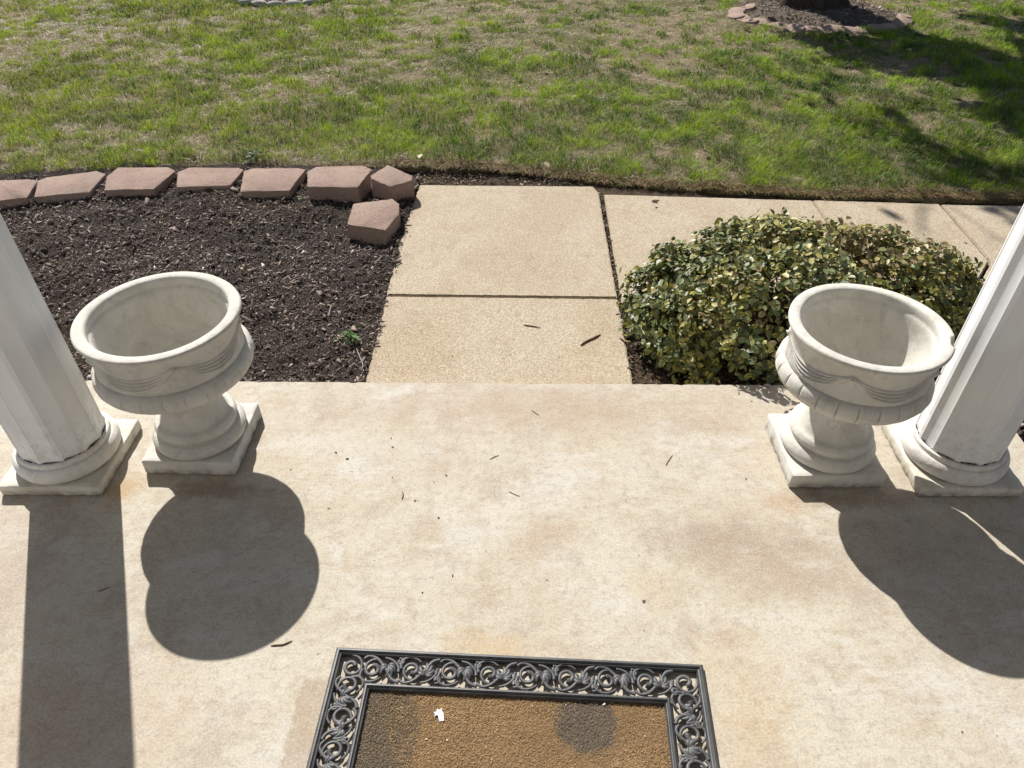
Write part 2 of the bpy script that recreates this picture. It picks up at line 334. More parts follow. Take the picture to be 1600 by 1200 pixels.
# soil worked into the long joint is the ground sheet below, plus crumbs
# ---------------------------------------------------------------- mulch chips
def chips(name, n, fx, hfun, size, palette, mat, lean=.5, seed=3, label=None, cat=None):
    r = np.random.default_rng(seed); P = fx(n, r); n = len(P)
    L = size*(.30+r.gamma(1.5, .62, n)); W = L*r.uniform(.15, .55, n); T = L*r.uniform(.04, .15, n)
    yaw = r.uniform(0, 2*np.pi, n); pit = r.normal(0, lean, n); rol = r.normal(0, lean, n)
    cy, sy, cp, sp, cr, sr = np.cos(yaw), np.sin(yaw), np.cos(pit), np.sin(pit), np.cos(rol), np.sin(rol)
    ax = np.stack([cy*cp, sy*cp, sp], -1); side = np.stack([-sy, cy, 0*sy], -1); nrm = np.cross(ax, side)
    ay = side*cr[:, None]+nrm*sr[:, None]; az = np.cross(ax, ay)
    c = np.array([[-1, -.6, -1], [1, -.35, -1], [.8, .5, -1], [-.8, 1, -1], [-1, -.6, 1], [1, -.35, 1], [.8, .5, 1], [-.8, 1, 1]], float)
    c = c[None]*(1+r.uniform(-.35, .35, (n, 8, 3)))
    V = P[:, None]+ax[:, None]*c[..., :1]*(L/2)[:, None, None]+ay[:, None]*c[..., 1:2]*(W/2)[:, None, None]+az[:, None]*c[..., 2:]*(T/2)[:, None, None]
    f = np.array([[0, 3, 2, 1], [4, 5, 6, 7], [0, 1, 5, 4], [1, 2, 6, 5], [2, 3, 7, 6], [3, 0, 4, 7]])
    F = (f[None]+(np.arange(n)*8)[:, None, None]).reshape(-1, 4)
    pal = np.array([p[:3] for p in palette]); wt = np.array([p[3] for p in palette]); k = r.choice(len(pal), n, p=wt/wt.sum())
    pt = fbm(P[:, 0], P[:, 1], 3.1, 151, 4); fine = np.clip((fbm(P[:, 0], P[:, 1], 1.7, 161)-.5)*5+np.clip((P[:, 0]+1.15)*1.6, 0, 1)*np.clip((P[:, 1]-2.7)*1.5, 0, 1), 0, 1)[:, None]*(name == 'bark_mulch')
    C = pal[k]*r.uniform(.65, 1.6, (n, 1))*np.clip(.35+1.5*pt, .6, 1.6)[:, None]; C = C*(1-.65*fine)+.65*fine*np.array([.15, .112, .082])*r.uniform(.6, 1.3, (n, 1)); C = np.repeat(C, 8, axis=0)
    return tag(npmesh(name, V.reshape(-1, 3), [F], mat, col=C), label, cat, kind='stuff')
BED_TOP = [(-5.2, 3.55), (-2.9, 3.62), (-2.5, 3.75), (-1.0, 3.97), (-.8, 3.9)]
def inbed(n, r):
    x = r.uniform(-4.2, -.59, n); y = r.uniform(1.99, 4.05, n); ok = (y < edge_y(x)-.02)
    x, y = x[ok], y[ok]; return np.stack([x, y, mulch_h(x, y)+r.uniform(-.002, .010, len(x))], -1)
PAL = [(.11, .085, .074, 5), (.060, .046, .040, 4), (.165, .13, .112, 4), (.21, .168, .145, 1.5), (.12, .078, .054, 1.5), (.34, .29, .25, .3), (.55, .51, .45, .06)]
chips('bark_mulch', 90000, inbed, mulch_h, .0085, PAL, M_CHIP, .45, 3, 'dark brown shredded bark mulch filling the bed inside the red edging blocks', 'mulch')
chips('wood_mulch_slivers', 4500, inbed, mulch_h, .014, [(.10, .08, .065, 5), (.19, .155, .125, 2), (.30, .25, .20, .5)], M_CHIP, .3, 4, 'longer wood slivers lying on top of the dark mulch bed', 'mulch')
def inside(n, r):
    x = r.uniform(1.67, 3.2, n); y = r.uniform(.9, 2.5, n); return np.stack([x, y, -.148+.04*(fbm(x, y, 5, 41, 2)-.5)+r.uniform(0, .016, n)], -1)
chips('side_bark_mulch', 16000, inside, None, .013, PAL, M_CHIP, .45, 5, 'dark bark mulch beyond the right end of the porch slab', 'mulch')
def hedgefloor(n, r):
    x = r.uniform(.44, 2.0, n); y = r.uniform(2.03, 2.72, n); return np.stack([x, y, -.150+.04*(fbm(x, y, 5, 31, 2)-.5)+r.uniform(0, .014, n)], -1)
chips('hedge_litter', 5000, hedgefloor, None, .014, [(.10, .07, .045, 4), (.2, .15, .10, 2), (.05, .04, .03, 4)], M_CHIP, .4, 6, 'brown leaf litter and soil crumbs under the clipped bush', 'leaf litter')
def joint(n, r):
    k = r.random(n); x1 = .4375+.006*r.normal(size=n)*.7+(3.8-2.0-1.8*k)*0; y1 = 2.0+1.85*k; x2 = -.6+.95*k; y2 = 3.93+.17*r.random(n)
    m = r.random(n) < .35; x = np.where(m, x1, x2); y = np.where(m, y1, y2+.0); return np.stack([x, y, np.where(m, -.136, -.132)+r.uniform(0, .012, n)], -1)
chips('joint_crumbs', 2600, joint, None, .009, [(.10, .07, .045, 4), (.24, .18, .12, 2), (.05, .04, .03, 4)], M_CHIP, .4, 8, 'soil crumbs caught in the path joint and along the lawn edge', 'soil crumbs')

# ---------------------------------------------------------------- grass
def blades(name, P, H, W, C, bend, mat, label, seed=0, flat=0.):
    r = np.random.default_rng(seed); n = len(P); a = r.uniform(0, 2*np.pi, n); d = np.stack([np.cos(a), np.sin(a), 0*a], -1)
    b = a+np.pi/2+r.normal(0, .5, n); s = np.stack([np.cos(b), np.sin(b), 0*a], -1)*W[:, None]
    z = np.array([0, 0, 1.])[None]; k = (bend*r.uniform(.3, 1.5, n))[:, None]; Hc = H[:, None]
    m = P+z*Hc*.55*(1-flat)+d*Hc*k*.35; t = P+z*Hc*(1-flat)*(1-.35*np.minimum(k, 1.6))+d*Hc*k*1.0
    V = np.stack([P-s*.5, P+s*.5, m+s*.42, m-s*.42, t], 1).reshape(-1, 3); o = (np.arange(n)*5)[:, None]
    F4 = np.array([[0, 1, 2, 3]])+o; F3 = np.array([[3, 2, 4]])+o
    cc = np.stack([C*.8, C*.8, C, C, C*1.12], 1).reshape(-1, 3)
    return tag(npmesh(name, V, [F4, F3], mat, col=cc), label, 'grass', kind='stuff')
def tree_bed(x, y): return ((x-2.74)/.76)**2+((y-7.55)/.64)**2 < 1
def far_bed(x, y): return ((x+2.42)/.62)**2+((y-8.42)/.60)**2 < 1
def lawn_points(n, r, y1=9.6):
    t = r.random(n)**1.0; y = 3.7+t*(y1-3.7); hw = (y*.80+1.0); x = r.uniform(-1, 1, n)*hw+.1
    keep = (y > edge_y(x)+.015) & ~tree_bed(x, y) & ~far_bed(x, y) & (r.random(n) < np.clip(1.25-(y-3.7)*.02, .4, 1)); return x[keep], y[keep]
def green_f(x, y):
    """how green the turf is at a place: lush near the walk and in tufts, bleached further up"""
    g = .50+.62*(fbm(x, y, .8, 61)-.5)+.45*(fbm(x, y, 4.5, 66, 3)-.5)+.62*(vnoise(x, y, 9, 71)-.5)+.42*(vnoise(x, y, 19, 73)-.5)
    lush = np.exp(-((y-np.interp(x, [-.8, .6], [4.7, 4.45]))/.75)**2)*1.2*np.interp(x, [-4, -1.4, -.4, 2, 6], [.04, .08, .2, .24, .2]); dry = np.clip((y-5.2)/2.2, 0, 1)*np.interp(x, [-3, 0, 2.5, 5], [.03, .15, .15, .03])
    edge = np.clip(1-(y-edge_y(x))/.16, 0, 1)*np.interp(x, [-2.2, -1.6, -.6, 0, 6], [0, .15, .35, .22, .12])
    return g+.13+lush-dry-edge*.3
r = np.random.default_rng(11)
x, y = lawn_points(470000, r); g = green_f(x, y); tuft = vnoise(x, y, 13, 81); tuft2 = vnoise(x, y, 5.5, 83)
keep = r.random(len(x)) < np.clip((g-.36)*4.2+(tuft-.5)*3.0+(vnoise(x, y, 26, 87)-.5)*1.6, .05, 1); x, y, g, tuft, tuft2 = [q[keep] for q in (x, y, g, tuft, tuft2)]; n = len(x)
P = np.stack([x, y, lawn_h(x, y)-.004], -1); H = (.014+.036*np.clip((g-.35)*2.6, 0, 1)*(.3+1.1*tuft))*r.uniform(.6, 1.5, n); H *= np.where(r.random(n) < .02, 1.7, 1)
W = (.0020+.00045*(y-3.7))*r.uniform(.7, 1.4, n)
dark = np.array([.045, .125, .004]); bright_green = np.array([.30, .46, .008]); yel = np.array([.52, .50, .07]); straw = np.array([.66, .56, .37])
q = np.clip(1.5*(tuft2-.5)+.9*(tuft-.5)+.25+.5*r.random(n)-.5*(g-.5), 0, 1)[:, None]; C = dark*(1-q)+bright_green*q  # blade green runs from dark to bright with the tuft noise
yy = (r.random(n) < np.interp(x, [-4, -1, 1], [.6, .3, .10]))[:, None]; C = np.where(yy, C*.4+yel*.6, C)
st = (r.random(n) < np.clip(.72-1.15*g, .03, .8))[:, None]; C = np.where(st, straw*r.uniform(.5, 1.15, (n, 1)), C)
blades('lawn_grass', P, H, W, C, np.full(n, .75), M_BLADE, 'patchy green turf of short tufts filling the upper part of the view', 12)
x, y = lawn_points(210000, r); g = green_f(x, y); keep = r.random(len(x)) < np.clip(1.75-2.5*g, .02, 1); x, y = x[keep], y[keep]; n = len(x)
P = np.stack([x, y, lawn_h(x, y)-.001], -1); W = (.0020+.00045*(y-3.7))*r.uniform(.6, 1.3, n)
C = np.array([.68, .57, .39])*r.uniform(.35, 1.2, (n, 1))*(1+.12*r.normal(size=(n, 3))*.5)
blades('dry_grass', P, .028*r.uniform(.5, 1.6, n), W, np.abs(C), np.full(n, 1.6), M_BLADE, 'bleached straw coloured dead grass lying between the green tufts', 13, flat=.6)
# dead grass hanging over the cut turf edge beside the path
n = 30000; x = r.uniform(-.75, 5.5, n); x = np.where(r.random(n) < .2, r.uniform(-1.7, .3, n), x); y = edge_y(x)+np.abs(r.normal(0, .035, n))-.012
P = np.stack([x, y, lawn_h(x, y)-.035*np.clip(1-(y-edge_y(x))/.1, 0, 1)], -1); C = np.where((r.random(n) < .2)[:, None], np.array([.16, .24, .02]), np.array([.40, .28, .16]))*r.uniform(.4, 1.3, (n, 1))
blades('lawn_edge_grass', P, .036*r.uniform(.4, 1.5, n), .0026*r.uniform(.6, 1.3, n), C, np.full(n, 1.25), M_BLADE, 'brown ragged grass roots along the cut turf edge by the path', 14, flat=.35)

# ---------------------------------------------------------------- urns
def swag(seed, knot, worn, chip=None):
    nk = 5
    def f(R, Z, TH):
        k = ((TH-knot) % (2*np.pi))/(2*np.pi/nk); t = k-np.floor(k); outer = R > .196
        band = outer & (Z > .392) & (Z < .500); arc = 4*t*(1-t); d = 0*R; e = np.minimum(t, 1-t)
        for q, (s0, s1, a, wd) in enumerate([(.000, .036, .0042, .0034), (.001, .0465, .0055, .0036), (.002, .057, .0060, .0038), (.003, .067, .0050, .0040)]):
            zk = .480-s0-s1*arc**.9; d += 1.5*a*np.exp(-((Z-zk)/wd)**2)*(.25+.75*arc**.5)
        zt = .480-.067*arc**.9; d += .0022*np.clip((zt-Z)/.006, 0, 1)      # the cloth below the folds stands proud of the band
        d += .0030*np.exp(-(e/.035)**2)*np.exp(-((Z-.478)/.007)**2)+.0028*np.exp(-(e/(.03+.5*np.clip(.478-Z, 0, .1)))**4)*(Z < .478)
        d *= worn*np.clip((Z-.392)/.005, 0, 1)*np.clip((.500-Z)/.008, 0, 1); R = np.where(band, R+d, R)
        glob = outer & (Z > .318) & (Z <= .395); lobe = np.abs(np.sin(TH*12+.3)); gr = np.exp(-(lobe/.12)**2)
        wgt = np.clip(np.sin((Z-.318)/.08*np.pi), 0, 1); R = np.where(glob, R-.0050*worn**3*gr*wgt+.0015*worn*lobe*wgt, R)
        R = R*(1+.004*np.sin(2*TH+seed)+.001*np.sin(5*TH+seed*2)); Z = Z+.0012*np.sin(3*TH+seed)*(Z > .4)
        if chip is not None:
            dd = np.abs((TH-chip+np.pi) % (2*np.pi)-np.pi); m = np.clip(1-dd/.12, 0, 1)**.4*np.clip((R-.218)/.012, 0, 1)*(Z > .475)
            R = R-m*(.006+.0035*np.sin(TH*150)); Z = Z-m*.006*(Z > .515)
        return R, Z
    return f
PED = catmull([(.118, .056), (.136, .060), (.143, .074), (.142, .088), (.132, .102), (.121, .107), (.119, .111), (.124, .120), (.125, .130), (.118, .142), (.110, .146), (.102, .152), (.092, .172), (.084, .200), (.081, .232), (.086, .262), (.098, .290), (.110, .305)], 8)
BOWL = catmull([(.080, .288), (.11, .292), (.150, .300), (.190, .312), (.218, .328), (.2315, .348), (.2325, .362), (.228, .378), (.219, .388), (.2110, .3925), (.2120, .400), (.2110, .42), (.2105, .44), (.2120, .46), (.2155, .478), (.2215, .496), (.2290, .509), (.2335, .517), (.2335, .5225), (.2300, .5270), (.2230, .5285), (.2120, .5285), (.2030, .5265), (.1980, .5220), (.1955, .514), (.1945, .503), (.1925, .498), (.1895, .493), (.1860, .480), (.179, .43), (.160, .375), (.125, .335), (.08, .316), (.04, .310), (.001, .308)], 15)
def rough_plinth(cx, cy, hx, hy, h, seed, mat, parent, amp=.0025):
    bm = prism(rect(cx, cy, hx, hy), 0.0, h, .006, 2); bmesh.ops.subdivide_edges(bm, edges=[e for e in bm.edges if e.calc_length() > .1], cuts=18, use_grid_fill=True)
    rr = random.Random(seed)
    for v in bm.verts:
        k = amp*(1.2 if v.co.z < .01 else .3); v.co.x += rr.uniform(-k, k); v.co.y += rr.uniform(-k, k)
        if v.co.z > .004: v.co.z += rr.uniform(-.0007, .0007)
        else: v.co.z += rr.uniform(0, .003)
    return bmobj('plinth', bm, mat, parent, smooth=45)
def urn(loc, rz, label, seed, knot, worn, bs, chip=None):
    t = empty('planter_urn', loc, rz); tag(t, label, 'urn', 'cast stone urns on the porch')
    rough_plinth(0, 0, .143, .141, .058, seed, M_URN, t)
    def dp(R, Z, TH): return R*(1+.004*np.sin(3*TH+seed)), Z
    revolve('pedestal', PED, 160, M_URN, t, dp, 50); b = revolve('bowl', BOWL, 640, M_URN, t, swag(seed, knot-rz, worn, None if chip is None else chip-rz), 60); b.scale = (bs, bs, 1); t.scale = (1, 1, .98)
    return t
u1 = urn((-1.033, 1.705, 0), math.radians(-1), 'empty pale stone urn beside the left white column, fully shaded inside', 3, math.radians(-62), .75, .975)
u2 = urn((.966, 1.672, 0), math.radians(1), 'empty pale stone urn in front of the clipped bush, its rim chipped', 8, math.radians(-118), 1.0, .922, math.radians(-22))
# hairline crack on the left urn's stem
cr = []
for k in range(9): a = math.radians(-100+k*5.2); rr_ = .0825+.0004; cr.append((rr_*math.cos(a), rr_*math.sin(a), .225+.010*math.sin(k*1.9)+.002*k))
V, F = tubes([(cr, .0011)], 5); npmesh('crack', V, F, M_CAULK, u1)

# ---------------------------------------------------------------- columns
def column(loc, label, seed, rot):
    t = empty('porch_column', loc); tag(t, label, 'column', 'white fluted columns at the porch front')
    rough_plinth(0, 0, .155, .153, .040, seed, M_PLINTH, t, .0016)
    b = catmull([(.118, .038), (.140, .040), (.151, .050), (.1535, .064), (.151, .080), (.142, .092), (.136, .094), (.1345, .098), (.1345, .106), (.130, .110), (.115, .110)], 5)
    revolve('base_moulding', b, 128, M_BASE, t, None, 50)
    NF = 12; th = []
    for k in range(NF):
        c = k*2*math.pi/NF+rot
        for u in (-.5, -.39, -.385, -.3, -.2, -.1, 0, .1, .2, .3, .385, .39): th.append((c+u*2*math.pi/NF, 0 if abs(u) > .387 else -.0048*math.cos(u/.39*math.pi/2)**.8-.0010))
    th = np.array(th); zs = np.linspace(.112, 2.45, 14); R0 = .1265-.022*(zs/2.45)**1.2
    R = R0[:, None]+th[None, :, 1]; X = R*np.cos(th[:, 0]); Y = R*np.sin(th[:, 0]); Z = zs[:, None]+0*X; n = len(th)
    V = np.stack([X, Y, Z], -1).reshape(-1, 3); i = np.arange(len(zs)-1)[:, None]*n; j = np.arange(n)[None]; j2 = (j+1) % n
    o = npmesh('shaft', V, [np.stack([i+j, i+j2, i+n+j2, i+n+j], -1).reshape(-1, 4)], M_PAINT, t, smooth=True); o.data.set_sharp_from_angle(angle=math.radians(28))
    a = np.linspace(0, 2*np.pi, 150); rr = np.random.default_rng(seed); wob = np.convolve(rr.normal(0, 1, 160), np.ones(4)/4, 'same')[:150]; wob[-1] = wob[0]
    ring = np.stack([(.1242+.0006*wob)*np.cos(a), (.1242+.0006*wob)*np.sin(a), .1120+.0030*wob], -1)
    V, F = tubes([(ring, .0010+.0022*np.clip(rr.normal(0, 1, 150), 0, 2)*.5)], 5); npmesh('caulk_line', V, F, M_CAULK, t)
    c = catmull([(.10, 2.45), (.108, 2.46), (.112, 2.475), (.108, 2.49), (.12, 2.50), (.14, 2.53), (.15, 2.55), (.10, 2.55)], 4); revolve('capital', c, 96, M_BASE, t, None, 40)
    bmobj('abacus', prism(rect(0, 0, .165, .165), 2.55, 2.60, .004), M_PAINT, t)
    return t
column((-1.430, 1.625, 0), 'white fluted column beside the fully shaded urn, left one of the pair', 21, .2)
column((1.360, 1.652, 0), 'white fluted column beside the chipped urn, right one of the pair', 22, math.radians(17))

# ---------------------------------------------------------------- clipped bush
hd = empty('clipped_bush', (1.15, 2.5, -.14)); tag(hd, 'low rounded evergreen bush with small green and yellow leaves behind the chipped urn', 'bush')
def leaves(n, P, N, L, r, C0, C1):
    """ovate folded leaves: P base, N facing, C0 middle colour, C1 rim colour"""
    a = r.normal(size=(n, 3)); ax = np.cross(N, a); ax /= np.linalg.norm(ax, axis=1)[:, None]; sd_ = np.cross(N, ax); L = L[:, None]; W = L*r.uniform(.26, .40, (n, 1))
    f = L*r.uniform(.02, .14, (n, 1)); droop = L*r.uniform(-.05, .22, (n, 1))
    pts = [P, P+ax*L*.5+0*N, P+ax*L-N*droop]
    L1 = P+ax*L*.28+sd_*W*.85+N*f; L2 = P+ax*L*.68+sd_*W*.85+N*(f-droop*.4); R1 = P+ax*L*.28-sd_*W*.85+N*f; R2 = P+ax*L*.68-sd_*W*.85+N*(f-droop*.4)
    V = np.stack([pts[0], pts[1], pts[2], L1, L2, R1, R2], 1).reshape(-1, 3); o = (np.arange(n)*7)[:, None]
    F5 = np.concatenate([np.array([[0, 1, 2, 4, 3]])+o, np.array([[0, 5, 6, 2, 1]])+o])
    C = np.stack([C0, C0, C1, C1, C1, C1, C1], 1).reshape(-1, 3); return V, F5, C
r = np.random.default_rng(31); n = 36000
u = r.uniform(0, 2*np.pi, n); v = np.arccos(r.uniform(-.30, 1, n)); D = np.stack([np.sin(v)*np.cos(u), np.sin(v)*np.sin(u), np.cos(v)], -1)
def bush_r(D):
    ph = np.arctan2(D[:, 1], D[:, 0]); return 1+.055*np.sin(3*ph+1)+.05*(fbm(D[:, 0]*2+D[:, 2], D[:, 1]*2+D[:, 2], 2.2, 91)-.5)*2+.05*(vnoise(D[:, 0]*3, D[:, 1]*3+D[:, 2]*2, 3, 95)-.5)*2
ext = np.array([.715, .47, .43]); sq = (np.abs(D)**2.2).sum(1)**(-1/2.2)
depth = 1-np.abs(r.normal(0, .085, n))*1.2+np.where(r.random(n) < .03, r.uniform(0, .10, n), 0); P = D*sq[:, None]*ext*(bush_r(D)*depth)[:, None]; P[:, 2] = P[:, 2]*.92+.075; P[:, 0] *= 1+.06*np.clip((.22-P[:, 2])/.2, 0, 1)*(P[:, 0] < 0)
gap = fbm(P[:, 0]*1.2+P[:, 2], P[:, 1]*1.2-P[:, 2], 6, 97, 2)
keep = (P[:, 2] > .045) & ((gap > .37) | (depth < .86)) & (r.random(n) < np.clip((P[:, 2]-.02)/np.where((P[:, 1] < -.12) & (P[:, 0] > -.42), .28, .06), .06, 1)**1.3); P, D, depth = P[keep], D[keep], depth[keep]; n = len(P)
N = D/ext; N /= np.linalg.norm(N, axis=1)[:, None]; N = N+np.array([0, 0, .5])+r.normal(0, .68, (n, 3)); N /= np.linalg.norm(N, axis=1)[:, None]
pat = fbm(P[:, 0], P[:, 1], 3, 99, 2); rn = r.random(n)
g0 = np.array([.045, .065, .022]); g1 = np.array([.19, .215, .085]); ye = np.array([.38, .34, .06]); cr_ = np.array([.40, .34, .17]); br = np.array([.24, .16, .085])
q = r.random((n, 1)); C0 = g0*(1-q)+g1*q; C1 = C0*1.25
va = (rn < .22+.25*(pat > .52))[:, None]; C1 = np.where(va, ye*r.uniform(.6, 1.1, (n, 1)), C1)
yb = ((rn > .85)[:, None]) & ((P[:, 0] > -.3) | (pat > .55))[:, None]; C0 = np.where(yb, ye, C0); C1 = np.where(yb, cr_, C1)
dd = ((r.random(n) < np.where(((P[:, 0]-.25)/.26)**2+((P[:, 1]-.10)/.22)**2 < 1, .6, .08)*(P[:, 2] > .2)))[:, None]; C0 = np.where(dd, br, C0); C1 = np.where(dd, cr_*.9, C1)
V, F5, C = leaves(n, P, N, .0255*r.uniform(.4, 1.5, n), r, C0, C1); npmesh('leaves', V, [F5], M_HEDGE, hd, col=C)
tw = []
for k in range(300):
    a = r.uniform(0, 2*np.pi); b = np.array([r.uniform(-.45, .45), r.uniform(-.22, .22), 0]); ce = r.uniform(.0, 1); d = np.array([math.cos(a)*(1-.3*ce), math.sin(a)*(1-.3*ce), .12+.8*ce])
    e = d*ext*r.uniform(.75, 1.0)*np.array([.93, .93, .9]); e[2] = e[2]*.9+.04; m = (b+e)/2+r.normal(0, .03, 3); m2 = (m+e)/2+r.normal(0, .022, 3); rad = r.uniform(.0012, .003)
    tw.append((catmull([b, m, m2, e], 4), np.linspace(rad*1.6, rad*.5, 13)))
V, F = tubes(tw, 5); npmesh('twigs', V, F, M_TWIG, hd)

# ---------------------------------------------------------------- red edging blocks
def gp(u, v, z):
    d = fw*FPX+rt2*(u-800)-up2*(v-600); t = (z-CAMH)/d.z; return (d.x*t, d.y*t)
def zp(pts, ox, oy, k, z): return [gp(ox+a*k, oy+b*k, z) for a, b in pts]
BL = [([(-60, 148), (-20, 141), (100, 137), (134, 141), (95, 203), (-70, 218)], -.058, 'leftmost red edging block, cut off by the picture edge'),
      ([(135, 142), (165, 131), (345, 107), (377, 118), (320, 182), (122, 200)], -.058, 'red edging block second from the left end, tilted along the curve'),
      ([(380, 128), (420, 95), (600, 94), (626, 107), (548, 172), (372, 176)], -.055, 'red edging block third from the left end, broad with a slanted right side'),
      ([(634, 112), (675, 95), (850, 96), (870, 103), (820, 160), (630, 165)], -.060, 'red edging block fourth from the left end with white chip at its foot'),
      ([(870, 108), (900, 98), (1060, 97), (1091, 102), (1033, 178), (858, 181)], -.060, 'red edging block fifth from the left end, below the small weed'),
      ([(1098, 108), (1130, 92), (1300, 88), (1328, 102), (1278, 166), (1098, 164)], -.030, 'raised red edging block sixth from the left, touching the corner block'),
      ([(1322, 125), (1385, 86), (1472, 125), (1472, 140), (1396, 164), (1330, 137)], -.012, 'tall red corner block at the path corner, throwing a shadow on the path'),
      ([(1262, 224), (1400, 207), (1425, 224), (1424, 262), (1377, 319), (1240, 298)], -.045, 'red edging block set inside the corner, nearest to the porch')]
for k, (pts, z, lab) in enumerate(BL):
    P = zp(pts, 0, 220, .4375, z); cx = sum(p[0] for p in P)/len(P); cy = sum(p[1] for p in P)/len(P)
    bm = prism([(a-cx, b-cy) for a, b in P], -.12, 0, .004, 2, .03); bmesh.ops.subdivide_edges(bm, edges=[e for e in bm.edges if e.calc_length() > .05], cuts=6, use_grid_fill=True)
    rr = random.Random(k)
    for v in bm.verts: v.co += Vector((rr.uniform(-1, 1), rr.uniform(-1, 1), rr.uniform(-1, 1)*.6))*.0020
    o = bmobj('edging_block', bm, M_BRICK, smooth=60); o.location = (cx, cy, z); tag(o, lab, 'edging block', 'red edging blocks around the mulch bed')

# ---------------------------------------------------------------- tree with its ring of pavers
TX, TY = 2.77, 7.84
bed_ = []
X, Y = np.meshgrid(np.linspace(-1, 1, 70), np.linspace(-1, 1, 70), indexing='ij')
def disc_bed(name, cx, cy, rx, ry, z, lab):
    a = np.linspace(0, 2*np.pi, 72, endpoint=False); rr = np.linspace(0.02, 1, 30); R, A_ = np.meshgrid(rr, a, indexing='ij'); X = cx+rx*R*np.cos(A_); Y = cy+ry*R*np.sin(A_); Z = z+.06*(1-R**2)+.05*(fbm(X, Y, 6, 15)-.5)
    V = np.stack([X, Y, Z], -1).reshape(-1, 3); n = 72; i = np.arange(29)[:, None]*n; j = np.arange(n)[None]; j2 = (j+1) % n
    tag(npmesh(name, V, [np.stack([i+j, i+n+j, i+n+j2, i+j2], -1).reshape(-1, 4)], M_SOILT, smooth=True), kind='structure')
    def pts(n_, r_):
        q = np.sqrt(r_.random(n_))*.97; t = r_.uniform(0, 2*np.pi, n_); x = cx+rx*q*np.cos(t); y = cy+ry*q*np.sin(t); return np.stack([x, y, z+.06*(1-q**2)+.05*(fbm(x, y, 6, 15)-.5)+r_.uniform(0, .012, n_)], -1)
    chips(name.replace('soil', 'mulch'), 5000, pts, None, .013, [(.20, .16, .13, 4), (.11, .085, .07, 4), (.30, .25, .2, 1.5)], M_CHIP, .4, 17, lab, 'mulch')
M_SOILT = m_soil('tree bed soil', (.09, .07, .055), (.20, .16, .13), 16)
disc_bed('tree_bed_soil', 2.74, 7.55, .80, .70, -.095, 'grey brown mulch around the foot of the tree')
disc_bed('far_bed_soil', -2.42, 8.44, .60, .60, -.085, 'dark mulch of the round bed at the top edge of the picture')
RS = [(225, 28), (170, 44), (160, 58), (160, 73), (195, 84), (230, 97), (281, 101), (340, 114), (398, 125), (455, 136), (527, 138), (596, 144), (664, 140), (724, 147), (790, 143), (860, 134), (925, 125), (985, 105), (1012, 90), (1005, 74)]
for k, (a, b) in enumerate(RS):
    x_, y_ = gp(1100+a*.3125, b*.3125, -.045); ang = math.atan2((y_-7.55)*1.3, x_-2.74); rr = random.Random(k+50); hw = .088*rr.uniform(.9, 1.1); pts = []
    for q in range(20):
        t = q*2*math.pi/20; pts.append((.062*math.copysign(abs(math.cos(t))**.8, math.cos(t)), hw*math.copysign(abs(math.sin(t))**.7, math.sin(t))))
    bm = prism(pts, -.05, .006, .005, 2); o = bmobj('edging_paver', bm, M_BRICK, smooth=50); o.location = (x_, y_, -.055); o.rotation_euler = (rr.uniform(-.12, .12), .18+rr.uniform(-.15, .15), ang+rr.uniform(-.2, .2))
    if k < 5: lab = ['flat rounded paver at the far left end of the ring round the tree', 'second rounded paver from the far left end of the tree ring', 'third rounded paver from the far left end of the tree ring', 'rounded paver at the left bulge of the tree ring', 'rounded paver where the left side of the tree ring turns to the front'][k]
    elif k < 17: lab = '%s rounded paver from the left along the front of the tree ring' % ['first', 'second', 'third', 'fourth', 'fifth', 'sixth', 'seventh', 'eighth', 'ninth', 'tenth', 'eleventh', 'twelfth'][k-5]
    else: lab = ['rounded paver where the tree ring turns at its right side', 'next to last rounded paver at the right end of the tree ring', 'last rounded paver at the far right end of the tree ring'][k-17]
    tag(o, lab, 'paver', 'rounded pavers around the tree')
for k in range(12):
    a = math.radians(190+k*16); x_ = -2.42+.60*math.cos(a); y_ = 8.40+.58*math.sin(a); rr = random.Random(k+90)
    if y_ > 8.05: continue
    bm = bmesh.new(); bmesh.ops.create_icosphere(bm, subdivisions=2, radius=1)
    for v in bm.verts: v.co = Vector((v.co.x*.055, v.co.y*.085, v.co.z*.035))*(1+rr.uniform(-.1, .1))
    o = bmobj('border_stone', bm, M_STONE, smooth=50); o.location = (x_, y_, -.065); o.rotation_euler = (0, 0, a); tag(o, 'pale flat stone edging the far bed at the top edge of the picture', 'stone', 'pale stones at the far bed')
tr = empty('lawn_tree', (TX, TY, -.09)); tag(tr, 'large dark barked tree standing in the ring of rounded pavers', 'tree')
a = np.arange(64)*2*np.pi/64; zs = np.array([-.05, .0, .03, .08, .15, .3, .6, 1.0, 1.5, 2.0, 2.3]); rad = np.array([.40, .37, .345, .32, .295, .27, .25, .24, .235, .225, .2])
ZZ, AA = np.meshgrid(zs, a, indexing='ij'); flare = np.exp(-np.clip(ZZ, 0, 9)/.12); RR = rad[:, None]*(1+.16*flare*np.cos(5*AA+.6)+.03*np.sin(11*AA+3*ZZ)+.02*np.sin(23*AA-5*ZZ))
V = np.stack([RR*np.cos(AA), RR*np.sin(AA), ZZ], -1).reshape(-1, 3); n = 64; i = np.arange(len(zs)-1)[:, None]*n; j = np.arange(n)[None]; j2 = (j+1) % n
npmesh('trunk', V, [np.stack([i+j, i+j2, i+n+j2, i+n+j], -1).reshape(-1, 4)], M_BARK, tr, smooth=True)
r = np.random.default_rng(77); limbs = []; tips = []
